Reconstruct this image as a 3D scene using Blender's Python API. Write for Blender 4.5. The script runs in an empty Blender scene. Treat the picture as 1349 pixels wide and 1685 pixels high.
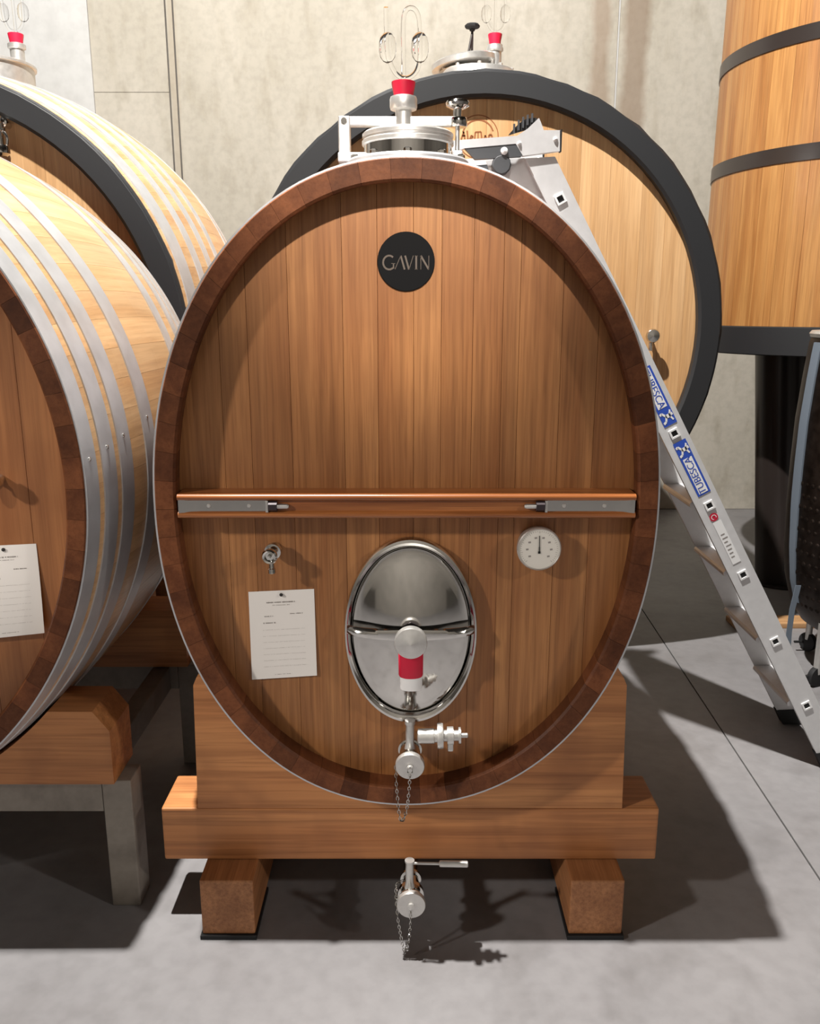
import bpy, bmesh, math, random
from math import sin, cos, pi, radians
from mathutils import Vector, Matrix
random.seed(7)
SC = bpy.context.scene
COL = SC.collection
# ------------------------------------------------------------------ camera
cam_d = bpy.data.cameras.new('camera'); cam = bpy.data.objects.new('camera', cam_d); COL.objects.link(cam)
cam_d.sensor_fit = 'HORIZONTAL'; cam_d.sensor_width = 36; cam_d.lens = 36 * 1400 / 1349
cam.location = (0, -1.95, 1.64); cam.rotation_euler = (radians(90 - 13.3), 0, 0)
cam_d.clip_start = .05; SC.camera = cam
# ------------------------------------------------------------------ world, lamps, exposure
W = bpy.data.worlds.new('world'); SC.world = W; W.use_nodes = True
W.node_tree.nodes['Background'].inputs[0].default_value = (.9, .8, .7, 1)
W.node_tree.nodes['Background'].inputs[1].default_value = .01
def lamp(name, kind, loc, power, color, radius, target=None, size=None, blend=.5):
    d = bpy.data.lights.new(name, kind); o = bpy.data.objects.new(name, d); COL.objects.link(o)
    d.energy = power; d.color = color; d.shadow_soft_size = radius; o.location = loc
    if target: o.rotation_euler = (Vector(target) - Vector(loc)).to_track_quat('-Z', 'Y').to_euler()
    if size: d.spot_size = radians(size); d.spot_blend = blend
    return o
lamp('ceiling_lamp', 'SPOT', (-.78, -.02, 5.8), 2600, (1, .965, .905), .05, (-.78, -.02, 0), 172, .12)
WARM = (1, .93, .85)
lamp('accent_lamp', 'SPOT', (0.0, -3.2, 4.2), 1250, WARM, .07, (0, 0, 2.06), 16.5, 1)
lamp('accent_lamp', 'SPOT', (-1.65, -3.2, 4.2), 760, WARM, .07, (-1.65, 0, 1.4), 21, .7)
lamp('side_lamp', 'SPOT', (-3.6, -2.3, 3.05), 410, WARM, .12, (-.12, 0, .95), 18.5, .35)
lamp('side_lamp', 'SPOT', (3.6, -2.3, 3.05), 160, WARM, .12, (0.02, 0, .95), 18.5, .35)
VS = SC.view_settings
VS.view_transform = 'Standard'; VS.look = 'None'; VS.gamma = 1; VS.exposure = 0; VS.use_curve_mapping = False
# ------------------------------------------------------------------ materials
def lin(c):
    return tuple(((v/255)/12.92 if v/255 <= .04045 else ((v/255+.055)/1.055)**2.4) for v in c) + (1,)
def new_mat(name):
    m = bpy.data.materials.new(name); m.use_nodes = True
    nt = m.node_tree; return m, nt, nt.nodes['Principled BSDF']
def plain(name, c, rough=.5, metal=0, spec=.5, coat=0):
    m, nt, b = new_mat(name)
    b.inputs['Base Color'].default_value = lin(c); b.inputs['Roughness'].default_value = rough
    b.inputs['Metallic'].default_value = metal; b.inputs['Specular IOR Level'].default_value = spec
    b.inputs['Coat Weight'].default_value = coat
    return m
def N(nt, t, **k):
    n = nt.nodes.new(t)
    for a, v in k.items(): setattr(n, a, v)
    return n
def mix(nt, fac, a, b, mode='MIX'):
    n = N(nt, 'ShaderNodeMix', data_type='RGBA', blend_type=mode)
    for s, v in ((0, fac), (6, a), (7, b)):
        if hasattr(v, 'is_linked') or hasattr(v, 'links'): nt.links.new(v, n.inputs[s])
        else: n.inputs[s].default_value = v
    return n.outputs[2]
def math_n(nt, op, a, b=0.0):
    n = N(nt, 'ShaderNodeMath', operation=op)
    for i, v in enumerate((a, b)):
        if hasattr(v, 'links'): nt.links.new(v, n.inputs[i])
        else: n.inputs[i].default_value = v
    return n.outputs[0]
def ramp(nt, fac, p0, c0, p1, c1):
    r = N(nt, 'ShaderNodeValToRGB'); e = r.color_ramp.elements
    e[0].position = p0; e[0].color = c0; e[1].position = p1; e[1].color = c1
    nt.links.new(fac, r.inputs[0]); return r.outputs[0]
G0 = (0, 0, 0, 1); G1 = (1, 1, 1, 1)
def wood(name, dark, light, axis, rough=.45, vary=.35, grain=1.0, coat=0.0, blotch=None, sc=1.0):
    """oak: streaks along the axis, finer pores, each piece of its own tone"""
    m, nt, b = new_mat(name)
    tc = N(nt, 'ShaderNodeTexCoord'); oi = N(nt, 'ShaderNodeObjectInfo')
    off = N(nt, 'ShaderNodeVectorMath', operation='SCALE'); off.inputs[0].default_value = (13.1, 7.7, 19.3)
    nt.links.new(oi.outputs['Random'], off.inputs['Scale'])
    add = N(nt, 'ShaderNodeVectorMath', operation='ADD')
    nt.links.new(tc.outputs['Object'], add.inputs[0]); nt.links.new(off.outputs[0], add.inputs[1])
    def noise(across, along, detail, dist=0.0):
        mp = N(nt, 'ShaderNodeMapping'); s = [across*sc]*3; s[axis] = along*sc
        mp.inputs['Scale'].default_value = s; nt.links.new(add.outputs[0], mp.inputs[0])
        n = N(nt, 'ShaderNodeTexNoise'); n.inputs['Scale'].default_value = 1; n.inputs['Detail'].default_value = detail
        n.inputs['Distortion'].default_value = dist
        nt.links.new(mp.outputs[0], n.inputs[0]); return n.outputs[0]
    broad = noise(14, .9, 4, .6); fine = noise(95, 2.2, 3, .2); pores = noise(260, 7, 2)
    c = ramp(nt, broad, .33, lin(dark), .68, lin(light))
    f = ramp(nt, fine, .35, (.62, .56, .5, 1), .62, (1.06, 1.05, 1.03, 1))
    c = mix(nt, .75*grain, c, f, 'MULTIPLY')
    p = ramp(nt, pores, .36, (.6, .52, .45, 1), .5, G1)
    c = mix(nt, .5*grain, c, p, 'MULTIPLY')
    v = ramp(nt, oi.outputs['Random'], 0, (1-vary, 1-vary*1.08, 1-vary*1.15, 1), 1, (1+vary*.45, 1+vary*.4, 1+vary*.35, 1))
    c = mix(nt, 1, c, v, 'MULTIPLY')
    if blotch:
        mp = N(nt, 'ShaderNodeMapping'); mp.inputs['Scale'].default_value = (3, 3, 2.2); nt.links.new(tc.outputs['Object'], mp.inputs[0])
        n = N(nt, 'ShaderNodeTexNoise'); n.inputs['Scale'].default_value = 1.4; n.inputs['Detail'].default_value = 3; nt.links.new(mp.outputs[0], n.inputs[0])
        c = mix(nt, math_n(nt, 'MULTIPLY', ramp(nt, n.outputs[0], .5, G0, .68, G1), blotch[1]), c, lin(blotch[0]))
    nt.links.new(c, b.inputs['Base Color']); b.inputs['Roughness'].default_value = rough; b.inputs['Coat Weight'].default_value = coat
    b.inputs['Coat Roughness'].default_value = .25
    bp = N(nt, 'ShaderNodeBump'); bp.inputs['Strength'].default_value = .12; bp.inputs['Distance'].default_value = .002
    nt.links.new(fine, bp.inputs['Height']); nt.links.new(bp.outputs[0], b.inputs['Normal'])
    return m
def metal(name, c, rough, noise_amt=.1, scale=20, aniso=None, metallic=1.0):
    m, nt, b = new_mat(name)
    tc = N(nt, 'ShaderNodeTexCoord'); n = N(nt, 'ShaderNodeTexNoise'); n.inputs['Scale'].default_value = scale; n.inputs['Detail'].default_value = 4
    mp = N(nt, 'ShaderNodeMapping'); mp.inputs['Scale'].default_value = aniso or (1, 1, 1)
    nt.links.new(tc.outputs['Object'], mp.inputs[0]); nt.links.new(mp.outputs[0], n.inputs[0])
    lo = tuple(v*(1-noise_amt) for v in lin(c)[:3]) + (1,)
    nt.links.new(ramp(nt, n.outputs[0], .35, lo, .65, lin(c)), b.inputs['Base Color'])
    r = N(nt, 'ShaderNodeMapRange'); r.inputs[3].default_value = rough*.8; r.inputs[4].default_value = rough*1.25
    nt.links.new(n.outputs[0], r.inputs[0]); nt.links.new(r.outputs[0], b.inputs['Roughness']); b.inputs['Metallic'].default_value = metallic
    return m
def concrete(name, c0, c1, c2, rough, streak=(1, 1, 1), scale=3.0, bump=.15, stains=None):
    m, nt, b = new_mat(name)
    tc = N(nt, 'ShaderNodeTexCoord'); mp = N(nt, 'ShaderNodeMapping'); mp.inputs['Scale'].default_value = streak
    nt.links.new(tc.outputs['Object'], mp.inputs[0])
    def noise(s, d, vec=None):
        n = N(nt, 'ShaderNodeTexNoise'); n.inputs['Scale'].default_value = s; n.inputs['Detail'].default_value = d
        nt.links.new(vec or mp.outputs[0], n.inputs[0]); return n.outputs[0]
    a = noise(scale*.35, 5); f = noise(scale*9, 5, tc.outputs['Object']); g = noise(scale*2.1, 6)
    c = ramp(nt, a, .35, lin(c0), .65, lin(c1))
    c = mix(nt, math_n(nt, 'MULTIPLY', ramp(nt, g, .5, G0, .75, G1), .55), c, lin(c2))
    c = mix(nt, .5, c, ramp(nt, f, .3, (.82, .82, .82, 1), .6, (1.04, 1.04, 1.04, 1)), 'MULTIPLY')
    if stains:   # rust and damp runs beside the formwork joints, ragged edged
        sx = N(nt, 'ShaderNodeSeparateXYZ'); nt.links.new(tc.outputs['Object'], sx.inputs[0])
        wob = noise(2.2, 5, tc.outputs['Object'])
        for x0, w, col, amt in stains:
            d = math_n(nt, 'ABSOLUTE', math_n(nt, 'SUBTRACT', sx.outputs[0], x0))
            d = math_n(nt, 'ADD', d, math_n(nt, 'MULTIPLY', math_n(nt, 'SUBTRACT', wob, .5), w*1.6))
            k = N(nt, 'ShaderNodeMapRange'); k.inputs[1].default_value = w; k.inputs[2].default_value = w*.45
            nt.links.new(d, k.inputs[0])
            c = mix(nt, math_n(nt, 'MULTIPLY', k.outputs[0], amt), c, lin(col))
    nt.links.new(c, b.inputs['Base Color']); b.inputs['Roughness'].default_value = rough
    bp = N(nt, 'ShaderNodeBump'); bp.inputs['Strength'].default_value = bump; bp.inputs['Distance'].default_value = .004
    nt.links.new(f, bp.inputs['Height']); nt.links.new(bp.outputs[0], b.inputs['Normal'])
    return m
M = {}
M['head'] = wood('oak_head', (155, 101, 57), (182, 128, 79), 2, .45, .15, .8, .06, ((136, 86, 50), .4))
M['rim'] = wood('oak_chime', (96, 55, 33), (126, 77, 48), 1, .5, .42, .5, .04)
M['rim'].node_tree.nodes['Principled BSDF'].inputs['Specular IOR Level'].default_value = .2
M['bar'] = wood('oak_bar', (150, 88, 46), (188, 122, 70), 0, .3, .05, 1, .3)
M['saddle'] = wood('oak_saddle', (184, 120, 70), (214, 150, 94), 0, .5, .1, .8, .0, ((132, 80, 46), .5), .6)
M['beam'] = wood('oak_beam', (182, 118, 68), (210, 146, 92), 0, .5, .1, .8, 0, ((132, 80, 46), .45), .6)
M['block'] = wood('oak_block', (160, 106, 64), (188, 130, 84), 1, .55, .12, .8, 0, ((108, 62, 34), .4))
M['pale_head'] = wood('pale_oak_head', (190, 148, 102), (212, 174, 130), 2, .45, .14, .45)
M['pale_stave'] = wood('pale_oak_stave', (188, 145, 100), (210, 174, 130), 1, .4, .14, .4, .1)
M['lf_head'] = wood('oak_head_deep', (146, 92, 52), (174, 118, 72), 2, .45, .13, .5, .1, ((118, 66, 34), .4))
M['lf_stave'] = wood('oak_stave', (198, 154, 107), (216, 180, 136), 1, .38, .16, .4, .15)
M['vat'] = wood('larch_vat', (152, 101, 53), (180, 134, 80), 2, .42, .14, .6, .1)
M['board'] = wood('pine_board', (196, 150, 104), (220, 180, 136), 0, .6, .1)
M['steel'] = metal('polished_steel', (214, 212, 208), .1, .06, 6)
M['brushed'] = metal('brushed_steel', (214, 212, 209), .36, .08, 60, None, .75)
M['hoop'] = metal('galvanised_hoop', (208, 210, 214), .42, .12, 14, None, .62)
M['alu'] = metal('aluminium', (224, 224, 226), .42, .06, 30, (1, 1, 1), .2)
M['dimple'] = metal('dimpled_dark_steel', (74, 66, 62), .45, .4, 26)
M['black'] = plain('black_paint', (30, 31, 34), .55)
M['blackhoop'] = plain('black_hoop', (44, 38, 36), .4)
M['rubber'] = plain('rubber', (24, 24, 26), .7)
M['darkplastic'] = plain('dark_plastic', (78, 80, 84), .5)
M['badge'] = plain('badge_enamel', (22, 22, 23), .8, 0, .15)
M['badgeink'] = plain('badge_lettering', (98, 86, 76), .6)
M['red'] = plain('red_silicone', (205, 22, 58), .45)
M['paper'] = plain('paper', (240, 236, 232), .8)
M['ink'] = plain('print_ink', (150, 144, 140), .8)
M['darkink'] = plain('dark_ink', (42, 40, 40), .7)
M['blue'] = plain('blue_print', (46, 84, 190), .5)
M['white'] = plain('white_print', (246, 246, 247), .5)
M['dial'] = plain('dial_face', (226, 222, 214), .5)
M['brand'] = plain('burnt_brand', (140, 84, 44), .7)
M['strap'] = plain('strap_webbing', (98, 108, 120), .6)
M['frame'] = concrete('cast_frame', (120, 112, 104), (146, 138, 128), (100, 92, 84), .6, scale=5)
M['greybolt'] = plain('dark_nut', (58, 50, 54), .4, .3)
M['floor'] = concrete('polished_concrete', (126, 124, 126), (144, 142, 144), (108, 105, 105), .42, scale=2.4, bump=.08)
M['joint'] = plain('joint_filler', (40, 37, 35), .8)
M['wall'] = concrete('board_concrete', (170, 164, 152), (184, 178, 167), (146, 138, 122), .8, (1.6, 1, .55), 2.6, .15,
                     [(1.44, .10, (128, 104, 82), .55), (1.70, .12, (120, 98, 78), .62), (-1.79, .05, (150, 136, 116), .4)])
M['whitewall'] = concrete('white_plaster', (186, 186, 185), (192, 192, 191), (178, 177, 175), .75, scale=1.5, bump=.05)
M['ceiling'] = concrete('pale_ceiling', (72, 69, 66), (82, 79, 75), (64, 61, 58), .8)
M['frontwall'] = concrete('front_concrete', (140, 136, 130), (152, 147, 141), (128, 123, 116), .8)
M['ceil'] = concrete('grey_concrete', (78, 74, 70), (92, 88, 83), (68, 64, 60), .8)
def glass():
    m, nt, b = new_mat('blown_glass')
    b.inputs['Base Color'].default_value = (1, 1, 1, 1); b.inputs['Roughness'].default_value = .02
    b.inputs['Transmission Weight'].default_value = 1; b.inputs['IOR'].default_value = 1.1
    return m
M['glass'] = glass()
# ------------------------------------------------------------------ geometry helpers
class Geo:
    def __init__(s): s.v = []; s.f = []
    def add(s, v, f):
        o = len(s.v); s.v += [tuple(p) for p in v]; s.f += [tuple(i+o for i in q) for q in f]; return s
    def box(s, a, b, bev=0):
        bm = bmesh.new(); bmesh.ops.create_cube(bm, size=1)
        for v in bm.verts: v.co = Vector([a[i] + (v.co[i]+.5)*(b[i]-a[i]) for i in range(3)])
        if bev: bmesh.ops.bevel(bm, geom=bm.edges[:], offset=bev, segments=2, affect='EDGES', profile=.6)
        bm.verts.index_update(); s.add([v.co[:] for v in bm.verts], [[v.index for v in f.verts] for f in bm.faces]); bm.free(); return s
    def lathe(s, prof, org=(0, 0, 0), axis=(0, 0, 1), seg=32, sx=1, sy=1):
        """prof: (radius, height along axis); sx, sy stretch the section (oval lathes)"""
        w = Vector(axis).normalized(); r = Vector((1, 0, 0)) if abs(w.x) < .9 else Vector((0, 0, 1))
        u = (r - w*r.dot(w)).normalized(); t = w.cross(u); o = Vector(org); vs = []; fs = []; n = len(prof)
        for (rr, h) in prof:
            for k in range(seg):
                a = 2*pi*k/seg; vs.append(o + u*(rr*cos(a)*sx) + t*(rr*sin(a)*sy) + w*h)
        for i in range(n-1):
            for k in range(seg):
                k2 = (k+1) % seg; fs.append((i*seg+k, i*seg+k2, (i+1)*seg+k2, (i+1)*seg+k))
        if prof[0][0] > 1e-6: fs.append(tuple(range(seg))[::-1])
        if prof[-1][0] > 1e-6: fs.append(tuple((n-1)*seg+k for k in range(seg)))
        return s.add(vs, fs)
    def tube(s, pts, rad, seg=10, closed=False):
        P = [Vector(p) for p in pts]; n = len(P); R = rad if isinstance(rad, (list, tuple)) else [rad]*n
        vs = []; fs = []; up = None
        for i in range(n):
            d = (P[(i+1) % n]-P[i-1]) if (closed or 0 < i < n-1) else (P[1]-P[0] if i == 0 else P[-1]-P[-2])
            d.normalize()
            if up is None: up = Vector((0, 0, 1)) if abs(d.z) < .9 else Vector((0, 1, 0))
            u = (up - d*up.dot(d)).normalized(); up = u; t = d.cross(u)
            for k in range(seg):
                a = 2*pi*k/seg; vs.append(P[i] + u*(R[i]*cos(a)) + t*(R[i]*sin(a)))
        for i in range(n if closed else n-1):
            for k in range(seg):
                k2 = (k+1) % seg; j = (i+1) % n; fs.append((i*seg+k, i*seg+k2, j*seg+k2, j*seg+k))
        if not closed: fs += [tuple(range(seg))[::-1], tuple((n-1)*seg+k for k in range(seg))]
        return s.add(vs, fs)
    def loft(s, rings, caps=True):
        n = len(rings[0]); vs = [p for r in rings for p in r]; fs = []
        for i in range(len(rings)-1):
            for k in range(n):
                k2 = (k+1) % n; fs.append((i*n+k, i*n+k2, (i+1)*n+k2, (i+1)*n+k))
        if caps: fs += [tuple(range(n))[::-1], tuple((len(rings)-1)*n+k for k in range(n))]
        return s.add(vs, fs)
    def prism(s, poly, y0, y1):       # poly in (x, z), extruded along y
        return s.loft([[(x, y0, z) for x, z in poly], [(x, y1, z) for x, z in poly]])
def smooth_path(pts, k=8):
    P = [Vector(p) for p in pts]; P = [2*P[0]-P[1]] + P + [2*P[-1]-P[-2]]; out = []
    for i in range(1, len(P)-2):
        for j in range(k):
            t = j/k; a, b, c, d = P[i-1], P[i], P[i+1], P[i+2]
            out.append(.5*((2*b) + (c-a)*t + (2*a-5*b+4*c-d)*t*t + (3*b-a-3*c+d)*t**3))
    return out + [P[-2]]
def thing(name, label, cat, loc, group=None):
    o = bpy.data.objects.new(name, None); COL.objects.link(o); o.location = loc
    o.empty_display_size = .1; o['label'] = label; o['category'] = cat
    if group: o['group'] = group
    return o
def origin(p):
    while p and p.parent: p = p.parent
    return Vector(p.location) if p else Vector((0, 0, 0))
def part(name, g, mat, parent=None, smooth=None, label=None, kind=None):
    """links g (world coordinates) as one mesh object under parent"""
    o0 = origin(parent); me = bpy.data.meshes.new(name)
    me.from_pydata([tuple(Vector(v)-o0) for v in g.v], [], g.f); me.validate()
    bm = bmesh.new(); bm.from_mesh(me); bmesh.ops.recalc_face_normals(bm, faces=bm.faces); bm.to_mesh(me); bm.free()
    me.materials.append(M[mat])
    if smooth:
        for p in me.polygons: p.use_smooth = True
        me.set_sharp_from_angle(angle=radians(smooth))
    o = bpy.data.objects.new(name, me); COL.objects.link(o); o.parent = parent
    if label: o['label'] = label
    if kind: o['kind'] = kind
    return o
def struct(name, g, mat, parent=None):
    o = part(name, g, mat, parent)
    if parent is None: o['kind'] = 'structure'
    return o
def tag(o, label, cat, group=None):
    o['label'] = label; o['category'] = cat
    if group: o['group'] = group
    return o
def copy_tree(o, parent=None, at=None):
    c = o.copy(); COL.objects.link(c); c.parent = parent
    if at is not None: c.location = at
    for ch in list(o.children): copy_tree(ch, c)
    return c
def flat_text(txt, size, org, dx, dz, y, mat, parent, name='lettering'):
    """flat printed word in the plane y = const; dx, dz unit reading direction"""
    cu = bpy.data.curves.new('t', 'FONT'); cu.body = txt; cu.size = size; cu.align_x = 'CENTER'; cu.align_y = 'CENTER'
    ob = bpy.data.objects.new('t', cu); COL.objects.link(ob); bpy.context.view_layer.update()
    me = bpy.data.meshes.new_from_object(ob.evaluated_get(bpy.context.evaluated_depsgraph_get()))
    g = Geo(); g.add([(org[0] + v.co.x*dx - v.co.y*dz, y, org[1] + v.co.x*dz + v.co.y*dx) for v in me.vertices], [tuple(p.vertices) for p in me.polygons])
    bpy.data.objects.remove(ob); bpy.data.curves.remove(cu); bpy.data.meshes.remove(me)
    return part(name, g, mat, parent)
def strokes(lines, w, y, f):
    """flat pen strokes: lines of 2-D points mapped by f to (x, z) on the plane y"""
    g = Geo()
    for ln in lines:
        ww = w
        if isinstance(ln[0], (int, float)): ww = ln[0]; ln = ln[1:]
        for (a, b) in zip(ln[:-1], ln[1:]):
            d = Vector((b[0]-a[0], b[1]-a[1])); n = Vector((-d.y, d.x)).normalized()*ww/2
            q = [f(a[0]+n.x, a[1]+n.y), f(b[0]+n.x, b[1]+n.y), f(b[0]-n.x, b[1]-n.y), f(a[0]-n.x, a[1]-n.y)]
            g.add([(p[0], y, p[1]) for p in q], [(0, 1, 2, 3)])
    return g
# ------------------------------------------------------------------ the room
g = Geo().box((-6.5, -6.5, -.12), (6.5, 5.35, -.006)); floor = struct('floor', g, 'joint')
jx = lambda y: 1.215 + (y-.259)*.0405
for a, b in (((-6.5, -6.5), (jx(-6.5)-.003, jx(5.1)-.003)), ((6.5, 6.5), (jx(-6.5)+.003, jx(5.1)+.003))):
    g = Geo(); q = [(a[0], -6.5), (b[0], -6.5), (b[1], 5.1), (a[1], 5.1)]
    g.loft([[(x, y, -.01) for x, y in q], [(x, y, 0) for x, y in q]]); part('slab', g, 'floor', floor)
WY = 5.1
g = Geo().box((-6.5, WY+.012, 0), (6.5, WY+.25, 6.6)); wall = struct('wall_back', g, 'ceil')
cols = [-6.5, -4.2, -1.83, -1.775, 1.56, 1.568, 4.0, 6.5]
for x0, x1 in ((-6.5, -4.2), (-4.2, -1.835), (-1.826, -1.778), (-1.769, 1.562), (1.572, 4.0), (4.0, 6.5)):
    zs = [0, 3.262, 6.6] if x1 == -1.835 else [0, 6.6]
    for z0, z1 in zip(zs[:-1], zs[1:]):
        struct('panel', Geo().box((x0+.002, WY, z0+.002), (x1-.002, WY+.02, z1-.002)), 'wall', wall)
struct('joint_strip', Geo().box((1.562, WY-.002, 0), (1.572, WY+.014, 6.6)), 'whitewall', wall)
struct('wall_return', Geo().box((-6.5, WY-.025, 0), (-2.405, WY-.001, 6.6), .004), 'whitewall')
struct('wall_left', Geo().box((-6.75, -6.5, 0), (-6.5, WY, 6.6)), 'ceil')
struct('wall_right', Geo().box((6.5, -6.5, 0), (6.75, WY, 6.6)), 'ceil')
struct('wall_front', Geo().box((-6.5, -6.75, 0), (6.5, -6.5, 6.6)), 'frontwall')
struct('ceiling', Geo().box((-6.5, -6.5, 6.6), (6.5, WY, 6.8)), 'ceiling')
# ------------------------------------------------------------------ casks
class Oval:
    def __init__(s, cx, cz, a, b, n): s.cx, s.cz, s.a, s.b, s.n = cx, cz, a, b, n
    def at(s, phi, d=0):
        c, q = cos(phi), sin(phi); e = 2/s.n
        return (s.cx + (s.a+d)*math.copysign(abs(c)**e, c), s.cz + (s.b+d)*math.copysign(abs(q)**e, q))
    def even(s, k):
        m = 1440; ph = [2*pi*i/m for i in range(m+1)]; P = [s.at(p) for p in ph]; L = [0]
        for i in range(m): L.append(L[-1] + math.dist(P[i], P[i+1]))
        out = []; j = 0
        for i in range(k):
            t = L[-1]*i/k
            while L[j+1] < t: j += 1
            out.append(ph[j] + (ph[j+1]-ph[j])*(t-L[j])/(L[j+1]-L[j]))
        return out + [2*pi]
    def half(s, x, d=0):     # half height of the oval at x
        r = abs((x-s.cx)/(s.a+d)); return (s.b+d)*(max(0, 1-r**s.n))**(1/s.n)
class Cask:
    def __init__(s, root, ov, y0, y1, bulge, th, recess, nst, stave, head, end=None):
        s.root, s.ov, s.y0, s.y1, s.B, s.th, s.rec = root, ov, y0, y1, bulge, th, recess
        s.hy = y0 + recess
        ph = ov.even(nst)
        ys = [(y0, -.003, th-.008), (y0+.006, 0, th-.002), (y0+.02, 0, th)] + [(y0+(y1-y0)*k/8, 0, th) for k in range(1, 8)] + [(y1-.02, 0, th), (y1, -.003, th-.008)]
        gap = .0003
        for i in range(nst):
            p0, p1 = ph[i], ph[i+1]; e = gap/ov.b; p0 += e; p1 -= e
            q = [p0 + (p1-p0)*t for t in (0, .33, .67, 1)]
            rings = []
            for y, do, t in ys:
                d = s.bul(y) + do
                rings.append([(x, y, z) for x, z in (ov.at(p, d) for p in q)] + [(x, y, z) for x, z in (ov.at(p, s.bul(y)-t) for p in q[::-1])])
            so = part('stave', Geo().loft(rings), stave, root)
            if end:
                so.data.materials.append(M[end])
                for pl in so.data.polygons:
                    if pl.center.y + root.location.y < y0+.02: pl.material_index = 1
        s.back_head(head)
    def bul(s, y):
        return s.B*(1-(2*(y-s.y0)/(s.y1-s.y0)-1)**2)
    def plank(s, x0, x1, y, t, mat):
        o = s.ov; d = -s.th + s.bul(y) + .004; g = Geo(); rings = []
        for yy, ins in ((y, .0006), (y+.0012, .0002), (y+t, .0002)):
            a, b = x0+ins, x1-ins; xs = [a + (b-a)*k/8 for k in range(9)]
            rings.append([(x, yy, o.cz + o.half(x, d)) for x in xs] + [(x, yy, o.cz - o.half(x, d)) for x in xs[::-1]])
        return part('head_plank', g.loft(rings), mat, s.root)
    def head(s, edges, mat):
        lo = s.ov.cx - s.ov.a + s.th - .003 - s.bul(s.hy); hi = 2*s.ov.cx - lo
        e = [lo] + [x for x in edges if lo+.02 < x < hi-.02] + [hi]
        for a, b in zip(e[:-1], e[1:]): s.plank(a, b, s.hy, .04, mat)
    def back_head(s, mat):
        y = s.y1 - s.rec; d = -s.th + .004; P = [s.ov.at(2*pi*k/48, d) for k in range(48)]
        part('rear_head', Geo().loft([[(x, y-.04, z) for x, z in P], [(x, y, z) for x, z in P]]), mat, s.root)
    def hoop(s, ya, yb, mat='hoop', t=.003, n=128, rivet=None):
        ph = s.ov.even(n)[:-1]; vs = []; fs = []
        cs = [(ya, t), (yb, t), (yb, -.001), (ya, -.001)]
        for p in ph:
            for y, d in cs:
                x, z = s.ov.at(p, s.bul(y)+d); vs.append((x, y, z))
        for i in range(n):
            j = (i+1) % n
            for k in range(4):
                k2 = (k+1) % 4; fs.append((i*4+k, i*4+k2, j*4+k2, j*4+k))
        h = part('hoop', Geo().add(vs, fs), mat, s.root, 30)
        if rivet is not None:
            y = (ya+yb)/2; x, z = s.ov.at(rivet, s.bul(y)+t)
            nx, nz = cos(rivet), sin(rivet)
            part('rivet', Geo().lathe([(.006, -.001), (.0055, .0015), (.003, .003), (0, .0035)], (x, y, z), (nx, 0, nz), 12), 'steel', h, 40)
        return h
# ---- the oval cask in the middle
R0 = thing('oval_cask', 'upright oval oak cask with round black badge, chrome manhole and dial thermometer', 'cask', (-.008, .62, .34))
ov = Oval(-.008, 1.185, .592, .777, 2.1)
MC = Cask(R0, ov, 0, 1.24, .05, .052, .07, 62, 'rim', 'head')
MC.head([-.445, -.379, -.282, -.156, -.075, .008, .073, .146, .215, .254, .353, .438], 'head')
for a, b in ((.004, .06), (.10, .16), (.24, .30), (.42, .48), (.76, .82), (.94, 1.0), (1.08, 1.14), (1.18, 1.236)): MC.hoop(a, b)
HY = .07
# crossbar with beaded edges and steel end straps
pr = [(HY-.001, 1.165)]
for k in range(9): t = radians(-90 + 180*k/8); pr.append((.003 - .009*cos(t), 1.172 + .008*sin(t)))
pr += [(.006, 1.181), (.006, 1.205)]
for k in range(9): t = radians(-90 + 180*k/8); pr.append((.003 - .009*cos(t), 1.214 + .008*sin(t)))
pr.append((HY-.001, 1.222))
cb = part('crossbar', Geo().loft([[(x, y, z) for y, z in pr] for x in (-.546, .53)]), 'bar', R0, 40)
for sgn, x0 in ((1, -.544), (-1, .528)):
    path = [(0, -.004), (.012, -.003), (.03, .0015), (.05, .0035), (.21, .0035)]
    b = part('strap', Geo().loft([[(x0+sgn*u, y, 1.177), (x0+sgn*u, y, 1.2085), (x0+sgn*u, y+.0025, 1.2085), (x0+sgn*u, y+.0025, 1.177)] for u, y in path]), 'steel', cb, 40)
    part('strap_lip', Geo().box((min(x0+sgn*.205, x0+sgn*.211), -.005, 1.179), (max(x0+sgn*.205, x0+sgn*.211), .006, 1.207), .001), 'brushed', b)
    part('nut', Geo().lathe([(.0125, 0), (.0125, .02)], (x0+sgn*.212, -.001, 1.193), (sgn, 0, 0), 6), 'greybolt', b)
    part('bolt', Geo().lathe([(.006, 0), (.006, .03), (.004, .034)], (x0+sgn*.225, -.001, 1.193), (sgn, 0, 0), 12), 'brushed', b, 40)
    for u in (.07, .165):
        part('screw', Geo().lathe([(.005, 0), (.004, .0015), (0, .002)], (x0+sgn*u, .0035, 1.193), (0, -1, 0), 12), 'brushed', b, 40)
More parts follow.
